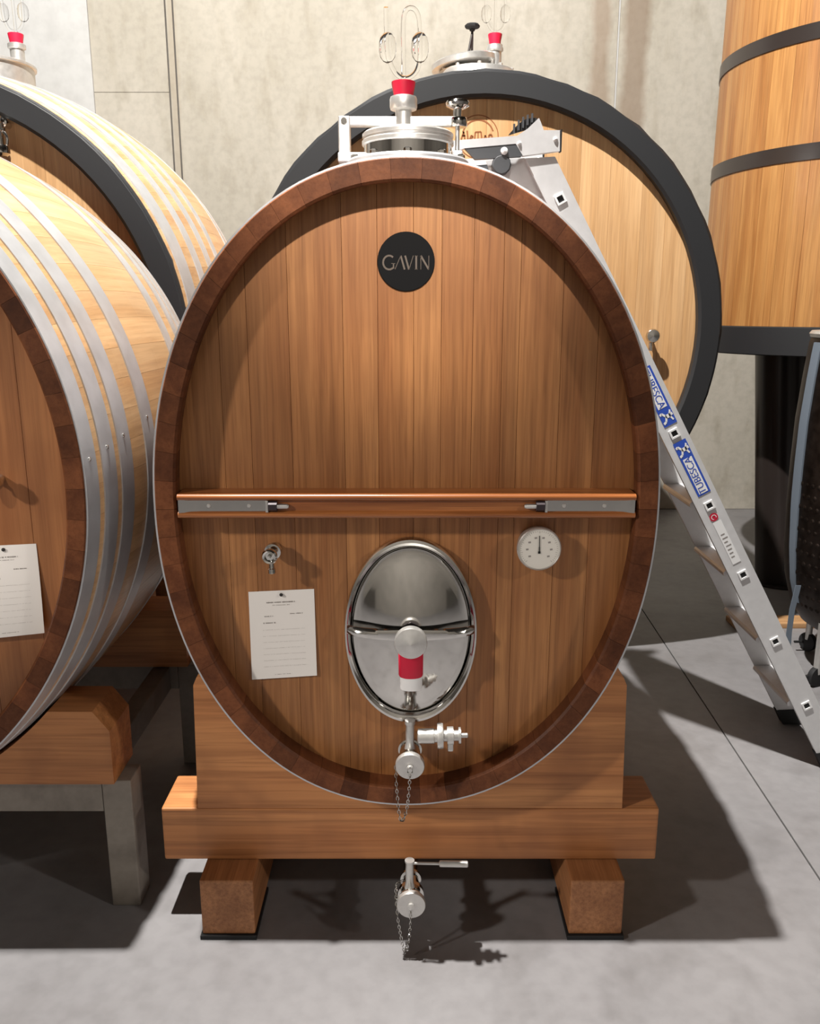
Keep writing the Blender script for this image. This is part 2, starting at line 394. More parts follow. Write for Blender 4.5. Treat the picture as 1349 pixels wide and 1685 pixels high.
# badge
bd = part('badge', Geo().lathe([(.0655, 0), (.0655, .003), (.064, .0045)], (-.009, HY, 1.749), (0, -1, 0), 64), 'badge', R0, 30, 'round black badge')
arc = [(-.0395 + .0125*cos(radians(a)), .0145*sin(radians(a))) for a in range(50, 311, 20)]
L = [[.0038] + arc, [.0026, (-.0305, -.0125), (-.0305, -.002)], [.0014, (-.035, -.002), (-.027, -.002)], [.0012, (-.0275, -.014), (-.0155, .0145)], [.0036, (-.0155, .0145), (-.0075, -.0145)],
     [.0036, (-.0065, .0145), (.0015, -.0145)], [.0012, (.0015, -.0145), (.0105, .0145)], [.0036, (.0165, .0145), (.0165, -.0145)],
     [.0012, (.0135, .014), (.0195, .014)], [.0012, (.0135, -.014), (.0195, -.014)], [.0012, (.026, -.0145), (.026, .0145)], [.0038, (.0258, .0145), (.0425, -.0145)], [.0012, (.0425, -.0145), (.0425, .0145)]]
part('lettering', strokes(L, .003, HY-.0051, lambda x, z: (-.004+x*1.1, 1.747+z*1.05)), 'badgeink', bd)
# manhole with domed door
mc = (.002, .858); AX = .166/.244
mf = part('manhole_frame', Geo().lathe([(.238, 0), (.244, .004), (.244, .02), (.241, .026), (.234, .028), (.226, .024), (.222, .016), (.218, .004)], (mc[0], HY-.001, mc[1]), (0, -1, 0), 96, AX, 1), 'steel', R0, 35, 'polished oval frame')
dm = [(.2175, .003), (.2165, .012), (.212, .0165), (.204, .017)]
for k in range(1, 15): r = .2*(1-k/14); dm.append((r, .017 + .042*(1-(r/.2)**2)))
md = part('manhole_door', Geo().lathe(dm, (mc[0], HY-.001, mc[1]), (0, -1, 0), 96, AX, 1), 'steel', R0, 35, 'mirror polished domed oval door')
arm = []
for k in range(25):
    x = -.158 + .316*k/24; y = .046 - .052*math.sqrt(max(0, 1-(x/.162)**2)); h = .011 + .004*(1-abs(x)/.16)
    arm.append([(mc[0]+x, y, .872+h-.006*(abs(x)/.16)), (mc[0]+x, y-.004, .872-.002), (mc[0]+x, y, .872-h), (mc[0]+x, y+.006, .872-h), (mc[0]+x, y+.006, .872+h)])
part('door_arm', Geo().loft(arm), 'steel', md, 40)
part('door_hub', Geo().lathe([(.03, 0), (.03, .02)], (mc[0], -.002, .866), (0, -1, 0), 8), 'greybolt', md)
part('door_knob', Geo().lathe([(.034, 0), (.039, .004), (.0395, .02), (.038, .024), (.02, .029), (0, .034)], (mc[0], -.022, .866), (0, -1, 0), 48), 'brushed', md, 25)
part('red_sleeve', Geo().lathe([(.028, -.034), (.030, -.03), (.0305, .028), (.029, .032)], (mc[0], -.012, .803), (0, 0, 1), 28, 1, .7), 'red', md, 40, 'red silicone sleeve')
part('sleeve_end', Geo().lathe([(.0265, -.03), (.027, -.028), (.027, .004)], (mc[0]+.001, -.012, .766), (0, 0, 1), 28, 1, .7), 'white', md, 40, 'white sleeve end')
# thermometer
th = part('thermometer', Geo().lathe([(.046, 0), (.049, .002), (.0535, .03), (.0535, .042), (.051, .045), (.0495, .043), (.0495, .040), (0, .040)], (.312, HY, 1.080), (0, -1, 0), 56), 'brushed', R0, 30, 'round white dial thermometer')
part('dial', Geo().lathe([(.0494, 0), (.0494, .001)], (.312, HY-.0405, 1.080), (0, -1, 0), 56), 'dial', th)
tl = []
for k in range(41):
    a = radians(225 - 270*k/40); r0 = .040 if k % 5 == 0 else .0425
    tl.append([.0008, (r0*cos(a), r0*sin(a)), (.0455*cos(a), .0455*sin(a))])
for k in range(8):
    a = radians(222 - 264*(k+.08)/7.16); tl.append([.0042, (.029*cos(a)-.003, .029*sin(a)), (.029*cos(a)+.003, .029*sin(a)+.001)])
part('scale_marks', strokes(tl, .001, HY-.0419, lambda x, z: (.312+x, 1.080+z)), 'ink', th)
g = strokes([[.003, (0, -.008), (0, .006)], [.0058, (0, -.011), (0, -.005)], [.0022, (0, .004), (-.0005, .034)]], .002, HY-.0435, lambda x, z: (.312+x, 1.080+z))
part('needle', g, 'darkink', th)
# sample tap
st = part('sample_tap', Geo().lathe([(.012, 0), (.012, .02), (.020, .022), (.020, .034), (.012, .036), (.012, .05), (.017, .052), (.019, .066), (.016, .07), (.012, .068), (.010, .062), (0, .062)], (-.330, HY, 1.075), (-.10, -1, -.12), 28), 'steel', R0, 35, 'small chrome sample tap')
part('spout', Geo().lathe([(.006, 0), (.007, .022), (.009, .024), (.009, .034), (.006, .036)], (-.334, .018, 1.058), (.04, -.1, -1), 16), 'steel', st, 35)
part('tap_screw', Geo().lathe([(.005, 0), (.005, .008)], (-.337, .006, 1.067), (-.1, -1, -.12), 6), 'brushed', st)
def chain(pts, parent, link=.0105):
    P = smooth_path(pts, 16); out = [P[0]]; acc = 0; g = Geo()
    for a, b in zip(P[:-1], P[1:]):
        acc += (b-a).length
        if acc >= link*.72: out.append(b); acc = 0
    for i in range(len(out)-1):
        c = (out[i]+out[i+1])/2; d = (out[i+1]-out[i]).normalized(); s = Vector((0, 1, 0)) if i % 2 else d.cross(Vector((0, 1, 0))).normalized()
        g.tube([c + d*(link*.55*cos(t)) + s*(link*.28*sin(t)) for t in [2*pi*k/8 for k in range(8)]], .0011, 4, True)
    return part('chain', g, 'steel', parent, kind='stuff')
# racking valve on the head
rv = part('racking_valve', Geo().lathe([(.022, 0), (.022, .05), (.030, .052), (.030, .060), (.026, .062), (.027, .10), (.031, .102), (.034, .108), (.034, .118)], (.0, HY, .562), (0, -1, -.08), 36), 'steel', R0, 35, 'chrome racking valve with capped mouth and chain')
part('valve_stem', Geo().lathe([(.014, 0), (.012, .012), (.0105, .02), (.0105, .068), (.013, .07), (.013, .08), (.010, .082)], (0, -.02, .575), (0, 0, 1), 24), 'brushed', rv, 35)
hd = [(.012, 0), (.018, .002), (.0185, .04), (.016, .042), (.016, .048), (.03, .049), (.031, .052), (.031, .060), (.03, .063), (.014, .064), (.014, .072), (.022, .073), (.022, .088), (.013, .089), (.013, .10), (.02, .101), (.02, .106), (.006, .107), (.006, .122), (.004, .124)]
part('valve_handle', Geo().lathe(hd, (.018, -.05, .627), (1, 0, .02), 32), 'brushed', rv, 30)
part('grip_bar', Geo().box((.092, -.063, .592), (.106, -.039, .615), .004), 'brushed', rv)
cp = part('valve_cap', Geo().lathe([(.033, 0), (.036, .003), (.036, .012), (.0345, .015), (.008, .0155), (.0085, .02), (.0075, .024), (0, .025)], (.0, -.048, .552), (0, -1, -.08), 40), 'brushed', rv, 30)
part('cap_ring', Geo().tube([(.0 + .007*cos(t), -.071 - .003*sin(t), .546 + .009*sin(t)) for t in [2*pi*k/12 for k in range(12)]], .0013, 6, True), 'steel', cp, 40)
chain([(.0, -.073, .538), (-.002, -.072, .50), (-.008, -.07, .44), (-.02, -.07, .405), (-.027, -.069, .43), (-.033, -.065, .50), (-.036, -.05, .552)], rv)
# bottom drain valve, on a pipe run under the beam
dv = part('drain_valve', Geo().lathe([(.02, 0), (.02, .09), (.028, .092), (.028, .10), (.022, .102), (.022, .15), (.034, .152), (.034, .165), (.026, .167), (.027, .185), (.034, .187), (.034, .196)], (.002, .15, .148), (0, -1, .03), 36), 'steel', R0, 35, 'lower chrome drain valve with lever and chain')
part('drain_pipe', Geo().tube(smooth_path([(.002, .14, .148), (.002, .3, .148), (.002, .44, .16), (.002, .52, .22), (.002, .54, .37)], 6), .018, 16), 'brushed', dv, 40)
part('valve_stem', Geo().lathe([(.013, 0), (.0105, .02), (.0105, .075), (.0125, .077), (.0125, .082)], (-.001, -.015, .175), (0, 0, 1), 24), 'brushed', dv, 35)
part('valve_lever', Geo().lathe([(.0035, 0), (.0035, .075), (.008, .077), (.0085, .08), (.0085, .148), (.007, .15)], (.0, -.015, .248), (1, 0, -.02), 20), 'brushed', dv, 35)
cp = part('valve_cap', Geo().lathe([(.034, 0), (.0375, .003), (.0375, .012), (.036, .0155), (.009, .016), (.0085, .021), (0, .024)], (.003, -.046, .157), (0, -1, 0), 40), 'brushed', dv, 30)
chain([(.002, -.064, .148), (.001, -.066, .11), (-.003, -.066, .06), (-.015, -.066, .025), (-.022, -.066, .06), (-.031, -.062, .12), (-.036, -.04, .165), (-.034, -.03, .198), (-.012, -.024, .205)], dv)
# top hatch
hx, hyc = -.006, .60
zt = 2.012
hb = part('hatch_base', Geo().lathe([(.17, 0), (.17, .03), (.165, .036), (.14, .038)], (hx, hyc, zt), (0, 0, 1), 64), 'hoop', R0, 35, 'stainless hatch base')
part('hatch_neck', Geo().lathe([(.122, 0), (.122, .05)], (hx, hyc, zt+.036), (0, 0, 1), 64), 'steel', hb, 35)
for k in range(10):
    a = 2*pi*(k+.5)/10; part('bolt', Geo().lathe([(.011, 0), (.011, .009), (.008, .012)], (hx+.154*cos(a), hyc+.154*sin(a), zt+.035), (0, 0, 1), 6), 'steel', hb)
lid = part('hatch_lid', Geo().lathe([(.122, 0), (.128, .003), (.128, .012), (.124, .016), (.124, .02), (.127, .022), (.127, .03), (.12, .036), (.06, .043), (0, .045)], (hx, hyc, zt+.074), (0, 0, 1), 64), 'brushed', R0, 30, 'round stainless hatch lid')
part('lid_neck', Geo().lathe([(.023, -.01), (.023, .05), (.036, .052), (.038, .058), (.038, .078), (.036, .084), (.03, .086)], (-.018, hyc, zt+.118), (0, 0, 1), 36), 'brushed', lid, 30)
ca = part('clamp_arm', Geo().box((-.195, hyc-.012, 2.138), (.145, hyc+.012, 2.164), .004), 'brushed', R0)
part('clamp_arm_end', Geo().lathe([(.022, 0), (.024, .003), (.024, .02), (.022, .024)], (.135, hyc, 2.137), (0, 0, 1), 24), 'steel', ca, 35)
part('hinge_post', Geo().box((-.198, hyc-.02, zt+.02), (-.166, hyc+.02, 2.163), .003), 'brushed', ca)
part('hinge_pin', Geo().lathe([(.008, 0), (.008, .046)], (-.182, hyc+.022, 2.15), (0, -1, 0), 16), 'steel', ca)
part('clamp_screw', Geo().lathe([(.006, 0), (.006, .15)], (.132, hyc, 2.03), (0, 0, 1), 16), 'brushed', ca, 40)
part('hinge_block', Geo().box((-.2, hyc-.03, zt+.03), (-.10, hyc+.03, zt+.056), .004), 'hoop', ca)
part('clamp_fork', Geo().box((.117, hyc-.015, zt+.02), (.147, hyc+.015, 2.075), .004), 'brushed', ca)
part('clamp_knob', Geo().lathe([(.012, 0), (.012, .022), (.02, .024), (.032, .03), (.034, .037), (.03, .043), (.012, .048), (0, .049)], (.132, hyc, 2.161), (0, 0, 1), 32), 'steel', ca, 30)
# ------------------------------------------------------------------ glass airlocks
def airlock(loc, label, rot=0):
    t = thing('airlock', label, 'airlock', (0, 0, 0), 'glass airlocks on the casks')
    part('stopper', Geo().lathe([(.026, -.022), (.028, .0), (.033, .026), (.033, .03), (.030, .031)], (0, 0, 0), (0, 0, 1), 32), 'red', t, 35, 'red silicone stopper')
    P = smooth_path([(0, .004, .0), (0, .004, .05), (0, .004, .12), (0, .003, .185), (.007, 0, .208), (.021, -.002, .214), (.035, -.004, .205), (.043, -.006, .18), (.045, -.008, .12), (.043, -.012, .075), (.030, -.016, .048), (.006, -.018, .036), (-.018, -.016, .046), (-.034, -.010, .072), (-.043, -.006, .10), (-.046, -.004, .15), (-.047, -.004, .215)], 6)
    part('glass_tube', Geo().tube(P, .0062, 12), 'glass', t, 60)
    for x, y, z in ((.045, -.008, .115), (-.043, -.006, .115)):
        part('glass_bulb', Geo().lathe([(.004, -.038), (.012, -.034), (.020, -.024), (.0235, -.010), (.0235, .010), (.020, .024), (.012, .034), (.004, .038)], (x, y, z), (0, 0, 1), 28), 'glass', t, 60)
    t.location = loc; t.rotation_euler = (0, 0, rot); return t
airlock((-.018, hyc, 2.222), 'glass bubble airlock in red stopper on top of the front oval cask')
# ------------------------------------------------------------------ stand of the oval cask
S = thing('cask_stand', 'oak cradle of saddle, crossbeam and blocks under the oval cask', 'cask stand', (0, .3, 0))
def saddle(root, ovl, x0, x1, z0, z1, ya, yb, da, db, mat, corner=.03, m=28):
    rings = []
    for y, d in ((ya, da), (yb, db)):
        top = []
        cx, a, b, n = ovl.cx, ovl.a+d, ovl.b+d, ovl.n
        hw = a*(max(0, 1-(abs(z1-ovl.cz)/b)**n))**(1/n)
        hw = min(hw, x1-cx-.03, cx-x0-.03)
        for k in range(m+1):
            x = cx + hw - 2*hw*k/m; top.append((x, ovl.cz - ovl.half(x, d)))
        poly = [(x0, z0), (x1, z0), (x1-.008, z1-corner), (x1-.008-corner*.3, z1-corner*.3), (x1-.008-corner, z1)] + [(cx+hw+.0005, z1)] + top[1:-1] + [(cx-hw-.0005, z1), (x0+.008+corner, z1), (x0+.008+corner*.3, z1-corner*.3), (x0+.008, z1-corner)]
        rings.append([(x, y, z) for x, z in poly])
    return part('saddle', Geo().loft(rings), mat, root)
saddle(S, ov, -.572, .572, .3345, .722, .1, .25, .0145, .034, 'saddle')
saddle(S, ov, -.572, .572, .3345, .722, .99, 1.14, .034, .0145, 'saddle')
for y in (.1, .98): part('crossbeam', Geo().box((-.672, y, .177), (.673, y+.17, .333), .006), 'beam', S)
for x0, x1 in ((-.557, -.415), (.425, .568)):
    r = part('runner', Geo().box((x0, .012, .012), (x1, 1.2, .176), .005), 'block', S)
    for y in (.004, 1.0): part('rubber_pad', Geo().box((x0-.004, y, 0), (x1+.004, y+.2, .012)), 'rubber', S)
# ------------------------------------------------------------------ cask at the left edge, in front
R1 = thing('round_cask', 'round oak cask with galvanised hoops cut by the picture edge, paper pinned on its head', 'cask', (-1.66, .57, .33))
o1 = Oval(-1.66, 1.24, .91, .91, 2)
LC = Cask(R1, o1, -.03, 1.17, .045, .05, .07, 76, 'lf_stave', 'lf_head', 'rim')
e = []; x = -2.56
while x < -.8: x += random.uniform(.07, .13); e.append(x)
LC.head(e, 'lf_head')
for (a, b), rr in zip(((-.026, .032), (.06, .127), (.155, .225), (.322, .40)), (.07, .085, .10, .125)): LC.hoop(a, b, 'hoop', .003, 160, rr)
for a, b in ((.74, .818), (.915, .985), (1.013, 1.08), (1.11, 1.166)): LC.hoop(a, b, 'hoop', .003, 160)
lt = part('sample_tap', Geo().lathe([(.012, 0), (.012, .03), (.018, .032), (.018, .05), (.012, .06), (0, .062)], (-.975, .04, 1.25), (.1, -1, -.1), 24), 'steel', R1, 35)
part('crossbar', Geo().box((-2.48, -.015, 1.265), (-1.1, .04, 1.325), .008), 'bar', R1)
# its stand: cast legs and rails with oak chocks
S1 = thing('cask_stand', 'grey cast frame with chamfered oak chocks under the picture edge cask', 'cask stand', (-1.66, .5, 0))
for y0 in (.14, .92):
    for sgn in (1, -1):
        X = lambda x: -1.66 + sgn*(x+1.66)
        bx = lambda xa, xb, ya, yb, za, zb: Geo().box((min(X(xa), X(xb)), ya, za), (max(X(xa), X(xb)), yb, zb), .004)
        part('leg', bx(-.842, -.762, y0, y0+.09, 0, .393), 'frame', S1)
        part('leg', bx(-1.40, -1.32, y0, y0+.09, 0, .30), 'frame', S1)
        part('frame_rail', bx(-1.31, -.843, y0+.002, y0+.088, .297, .392), 'frame', S1)
        R = .91 + LC.bul(y0+.1) + .002; arc = []
        zl, zh = .394, .607
        xa, xb = -1.66+math.sqrt(R*R-(1.24-zl)**2), -1.66+math.sqrt(R*R-(1.24-zh)**2)
        arc = [(xa+(xb-xa)*k/12) for k in range(13)]; ar = [(x, 1.24-math.sqrt(R*R-(x+1.66)**2)) for x in arc]
        poly = [(-.80, zl), (-.80, .55), (-.842, zh)] + ar[::-1]
        part('chock', Geo().prism([(X(x), z) for x, z in poly], y0-.02, y0+.14), 'saddle', S1)
for sgn in (1, -1):
    X = lambda x: -1.66 + sgn*(x+1.66)
    part('side_rail', Geo().box((min(X(-.93), X(-.87)), .232, .30), (max(X(-.93), X(-.87)), .918, .385), .003), 'frame', S1)
# ------------------------------------------------------------------ back casks with black chimes
def black_chime(ck, w, y, jit):
    o = ck.ov; n = 96; vs = []; fs = []
    for k in range(n):
        a = 2*pi*k/n; j = random.uniform(-jit, jit)
        for d, yy in ((.005+j, y+.010), (-.008+j*.4, y-.004), (-w+.012, y-.004), (-w, y+.006), (-w, y+.04), (.005+j, y+.042)):
            x, z = o.at(a, d); vs.append((x, yy, z))
    for k in range(n):
        j = (k+1) % n
        for i in range(6): fs.append((k*6+i, k*6+(i+1) % 6, j*6+(i+1) % 6, j*6+i))
    return part('painted_chime', Geo().add(vs, fs), 'black', ck.root, 22, 'black painted rim')
def planks(ck, lo, hi, mat):
    e = []; x = ck.ov.cx-ck.ov.a
    while x < ck.ov.cx+ck.ov.a-.1: x += random.uniform(lo, hi); e.append(x)
    ck.head(e, mat)
R2 = thing('round_cask', 'big pale round cask with black rim and burnt brand, behind the ladder', 'cask', (.307, 2.5, .45))
o2 = Oval(.307, 1.551, 1.038, 1.038, 2)
RC = Cask(R2, o2, 1.81, 3.21, .05, .08, .046, 84, 'pale_stave', 'pale_head', 'black')
planks(RC, .10, .17, 'pale_head'); black_chime(RC, .1, 1.81, .004)
for c in R2.children:
    pass
for a, b in ((1.87, 1.95), (2.02, 2.09), (2.20, 2.27), (2.75, 2.82), (2.95, 3.02), (3.12, 3.20)): RC.hoop(a, b, 'hoop', .003, 120)
yb = RC.hy - .0008
bl = [[.004] + [(.084*cos(radians(a)), .084*sin(radians(a))) for a in range(0, 361, 10)], [.006] + [(.066*cos(radians(a)), .066*sin(radians(a))) for a in range(20, 165, 12)]]
bl += [[.007, (-.07, -.01), (-.06, .02), (-.055, -.008)], [.006, (-.066, .004), (-.052, .004)], [.007, (-.046, .024), (-.042, -.008)], [.006, (-.034, -.008), (-.028, .006), (-.02, .0), (-.03, -.006)],
       [.006, (-.014, -.01), (-.012, .018), (.012, .02), (.016, -.008)], [.005, (.0, .018), (.0, -.008)], [.007, (.026, -.008), (.030, .006), (.036, -.006)], [.008, (.044, -.008), (.046, .008), (.056, .008), (.060, -.008)], [.004, (-.06, -.03), (.06, -.03)], [.005, (-.04, -.048), (.04, -.048)]]
part('brand_mark', strokes(bl, .005, yb, lambda x, z: (.283+x, 2.345+z)), 'brand', R2, label='round burnt brand mark')
vt = part('sample_tap', Geo().lathe([(.010, 0), (.010, .035), (.014, .037), (.014, .05), (.026, .052), (.030, .058), (.030, .066), (.026, .072), (0, .076)], (1.047, RC.hy, 1.535), (0, -1, 0), 28), 'steel', R2, 35)
part('spout', Geo().lathe([(.008, 0), (.009, .06)], (1.045, RC.hy-.035, 1.53), (0, -.1, -1), 16), 'steel', vt, 35)
hz = 1.551+1.038+.05
h2 = part('hatch_base', Geo().lathe([(.185, -.02), (.185, .10), (.18, .108), (.15, .112)], (.32, 2.5, hz), (0, 0, 1), 56), 'brushed', R2, 35)
for k in range(10):
    a = 2*pi*(k+.5)/10; part('bolt', Geo().lathe([(.010, 0), (.010, .01), (.007, .013)], (.32+.168*cos(a), 2.5+.168*sin(a), hz+.107), (0, 0, 1), 6), 'brushed', h2)
l2 = part('hatch_lid', Geo().lathe([(.15, 0), (.158, .004), (.158, .026), (.15, .032), (.05, .04), (0, .041)], (.262, 2.5, hz+.132), (-.14, 0, 1), 56), 'brushed', R2, 30)
part('lid_neck', Geo().lathe([(.032, -.01), (.032, .055), (.04, .06), (.04, .07), (.036, .078), (.036, .084)], (.400, 2.46, hz+.135), (0, 0, 1), 28), 'brushed', l2, 30)
k2 = part('clamp_screw', Geo().lathe([(.006, 0), (.006, .125)], (.291, 2.44, hz+.165), (0, 0, 1), 14), 'blackhoop', R2, 40)
part('clamp_knob', Geo().lathe([(.012, 0), (.014, .008), (.034, .014), (.036, .022), (.03, .028), (.01, .031)], (.291, 2.44, hz+.275), (0, 0, 1), 10), 'rubber', k2)
part('clamp_strut', Geo().tube([(.291, 2.44, hz+.265), (.272, 2.43, hz+.165)], .006, 10), 'blackhoop', k2)
airlock((.400, 2.46, hz+.236), 'glass airlock with red stopper standing beside a black clamp knob')
R3 = thing('round_cask', 'big pale round cask with black rim, behind the picture edge cask with the paper', 'cask', (-1.925, 2.2, .4))
o3 = Oval(-1.925, 1.4985, 1.04, 1.04, 2)
BC = Cask(R3, o3, 1.51, 2.91, .085, .08, .046, 84, 'pale_stave', 'pale_head', 'black')
planks(BC, .10, .17, 'pale_head'); black_chime(BC, .1, 1.51, .002)
for a, b in ((1.556, 1.64), (1.72, 1.775), (1.86, 1.915), (2.01, 2.06), (2.38, 2.44), (2.56, 2.62), (2.74, 2.80)): BC.hoop(a, b, 'hoop', .004, 120)
bt = part('sample_tap', Geo().lathe([(.014, 0), (.014, .05), (.022, .052), (.022, .065), (.016, .067), (.016, .10)], (-1.535, BC.hy, 2.33), (0, -1, 0), 24), 'steel', R3, 35)
part('tap_body', Geo().lathe([(.016, 0), (.016, .04), (.024, .042), (.024, .05), (.014, .052), (.014, .10), (.028, .102), (.032, .112), (.032, .13), (.02, .14)], (-1.535, BC.hy-.085, 2.345), (0, 0, -1), 28), 'steel', bt, 35)
part('tap_handle', Geo().tube([(-1.535, BC.hy-.09, 2.345), (-1.60, BC.hy-.09, 2.35)], .008, 10), 'steel', bt, 40)
part('tap_yoke', Geo().tube([(-1.535+.03*cos(t), BC.hy-.09, 2.262+.036*sin(t)) for t in [2*pi*k/16 for k in range(16)]], .005, 8, True), 'steel', bt, 40)
hz3 = 1.4985+1.04+.085
h3 = part('hatch_base', Geo().lathe([(.19, -.03), (.19, .07), (.20, .072), (.20, .082), (.19, .086), (.1, .10), (0, .104)], (-1.88, 2.2, hz3), (0, 0, 1), 56), 'brushed', R3, 35)
part('lid_neck', Geo().lathe([(.03, -.01), (.03, .055), (.038, .06), (.038, .075), (.034, .078)], (-1.745, 2.2, hz3+.09), (0, 0, 1), 28), 'brushed', h3, 30)
airlock((-1.745, 2.2, hz3+.178), 'glass airlock with red stopper in front of the white wall')
def back_stand(ck, label, w):
    o = ck.ov; y0 = ck.y0; S = thing('cask_stand', label, 'cask stand', (o.cx, (ck.y0+ck.y1)/2, 0)); zb = o.cz-o.b-.12
    for y in (y0+.2, ck.y1-.38):
        da = max(ck.bul(y), ck.bul(y+.18)) + .003
        saddle(S, o, o.cx-w, o.cx+w, zb-.02, o.cz-o.b+.22, y, y+.18, da, da, 'saddle', .04)
        for s in (-1, 1): part('leg', Geo().box((o.cx+s*(w-.14)-.1, y, 0), (o.cx+s*(w-.14)+.1, y+.18, zb-.021), .006), 'block', S)
    return S
back_stand(RC, 'dark wooden saddle stand under the burnt brand cask', .72)
back_stand(BC, 'wooden saddle stand under the cask before the white wall', .72)
# ------------------------------------------------------------------ wooden vat
V = thing('wooden_vat', 'tall upright wooden vat with flat black hoops on a black base with thick legs', 'vat', (2.5, 3.0, 0))
vx, vy = 2.5, 3.0
vr = lambda z: .812 - .008*(z-1.56)
ns = 40
for k in range(ns):
    a0, a1 = 2*pi*k/ns+.0008, 2*pi*(k+1)/ns-.0008; rings = []
    for z in (1.562, 2.2, 2.9, 3.7):
        q = [a0+(a1-a0)*t for t in (0, .5, 1)]; r = vr(z)
        rings.append([(vx+r*cos(a), vy+r*sin(a), z) for a in q] + [(vx+(r-.06)*cos(a), vy+(r-.06)*sin(a), z) for a in q[::-1]])
    part('stave', Geo().loft(rings), 'vat', V)
for z0, z1 in ((2.35, 2.425), (2.885, 2.958), (3.38, 3.45)):
    g = Geo(); seg = 96
    rings = []
    vs = []; fs = []
    for k in range(seg):
        a = 2*pi*k/seg
        for r, z in ((vr(z0)+.006, z0), (vr(z1)+.006, z1), (vr(z1)-.001, z1), (vr(z0)-.001, z0)): vs.append((vx+r*cos(a), vy+r*sin(a), z))
    for k in range(seg):
        j = (k+1) % seg
        for i in range(4): fs.append((k*4+i, k*4+(i+1) % 4, j*4+(i+1) % 4, j*4+i))
    part('hoop', g.add(vs, fs), 'blackhoop', V, 30)
part('vat_bottom', Geo().lathe([(.745, 1.60), (.745, 1.64)], (vx, vy, 0), (0, 0, 1), 48), 'vat', V)
part('base_ring', Geo().lathe([(.825, 1.415), (.83, 1.42), (.83, 1.557), (.825, 1.561), (.5, 1.561)], (vx, vy, 0), (0, 0, 1), 72), 'black', V, 30)
for (tx, ty), (bx_, by_) in (((2.17, 3.12), (2.30, 3.12)), ((2.9, 2.62), (2.86, 2.66)), ((2.86, 3.42), (2.84, 3.40))):
    d = Vector((bx_-tx, by_-ty, -1.415)); part('leg', Geo().lathe([(.138, 0), (.138, d.length-.012)], (tx, ty, 1.4155), d, 40), 'blackhoop', V, 40)
    part('foot_plate', Geo().lathe([(.19, 0), (.19, .012)], (bx_, by_, 0), (0, 0, 1), 40), 'blackhoop', V, 40)
bpy.data.materials['black_hoop'].node_tree.nodes['Principled BSDF'].inputs['Roughness'].default_value = .28
# ------------------------------------------------------------------ ladder
LD = thing('ladder', 'aluminium ladder with blue stickers and black rubber feet leaning on the oval cask', 'ladder', (1.5, 1.07, 0))
U = Vector((-.137, 0, .247)).normalized(); Vv = Vector((U.z, 0, -U.x)); HO = Vector((1.432, 0, .253)); ST = .2825
LP = lambda u, v, y: tuple(HO + U*u + Vv*v + Vector((0, y, 0)))
HW = .0415
def stile(y0, y1):
    u0 = -.24
    g = Geo(); zc = lambda v: -(HO.z + Vv.z*v - .022)/U.z       # cut level just above the floor
    rings = [[LP(zc(-HW), -HW, y0), LP(zc(HW), HW, y0), LP(zc(HW), HW, y1), LP(zc(-HW), -HW, y1)],
             [LP(7*ST+.16, -HW, y0), LP(7*ST+.12, HW, y0), LP(7*ST+.12, HW, y1), LP(7*ST+.16, -HW, y1)]]
    s_ = part('stile', g.loft(rings), 'alu', LD)
    part('flange', Geo().loft([[LP(zc(-HW)+.02, -HW-.002, y0-.0015), LP(zc(-HW)+.02, -HW+.006, y0-.0015), LP(zc(-HW)+.02, -HW+.006, y0), LP(zc(-HW)+.02, -HW-.002, y0)],
          [LP(7*ST+.1, -HW-.002, y0-.0015), LP(7*ST+.1, -HW+.006, y0-.0015), LP(7*ST+.1, -HW+.006, y0), LP(7*ST+.1, -HW-.002, y0)]]), 'alu', s_)
    g = Geo(); a = zc(0)
    part('rubber_foot', g.loft([[LP(zc(-HW-.004)-.02, -HW-.005, y0-.006), LP(zc(HW+.005)-.02, HW+.006, y0-.006), LP(zc(HW+.005)-.02, HW+.006, y1+.006), LP(zc(-HW-.004)-.02, -HW-.005, y1+.006)],
                                [LP(zc(-HW)+.05, -HW-.004, y0-.005), LP(zc(HW)+.05, HW+.004, y0-.005), LP(zc(HW)+.05, HW+.004, y1+.005), LP(zc(-HW)+.05, -HW-.004, y1+.005)]]), 'rubber', s_)
    return s_
s1 = stile(.88, .905); s2 = stile(1.225, 1.25)
for k in range(8):
    c = HO + U*(k*ST)
    # square rung end: pale collar round a dark opening
    f = lambda a, b: (c.x + U.x*a + Vv.x*b, c.z + U.z*a + Vv.z*b)
    h = .0155
    col = Geo(); yy0, yy1 = .876, .8805
    o4 = [f(-h, -h), f(h, -h), f(h, h), f(-h, h)]; i4 = [f(-h*.62, -h*.62), f(h*.62, -h*.62), f(h*.62, h*.62), f(-h*.62, h*.62)]
    vs = [(x, yy0, z) for x, z in o4+i4] + [(x, yy1, z) for x, z in o4+i4]
    fs = []
    for i in range(4):
        j = (i+1) % 4; fs += [(i, j, 4+j, 4+i), (8+i, 8+j, j, i), (12+i, 12+j, 4+j, 4+i)]
    r = part('rung_collar', col.add(vs, fs), 'white', s1)
    part('rung_hole', Geo().add([(x, .8795, z) for x, z in i4], [(0, 1, 2, 3)]), 'rubber', r)
    # tread: flat step with rounded nose, level, spanning the stiles
    x, z = c.x, c.z
    pr = [(-.052, -.016), (-.058, -.010), (-.058, -.001), (-.053, .006), (.045, .006), (.050, .0), (.050, -.02), (.044, -.02), (.044, -.004), (-.046, -.004), (-.046, -.016)]
    part('tread', Geo().loft([[(x+a, y, z+b) for a, b in pr] for y in (.9055, 1.2245)]), 'alu', LD)
SY = .8788
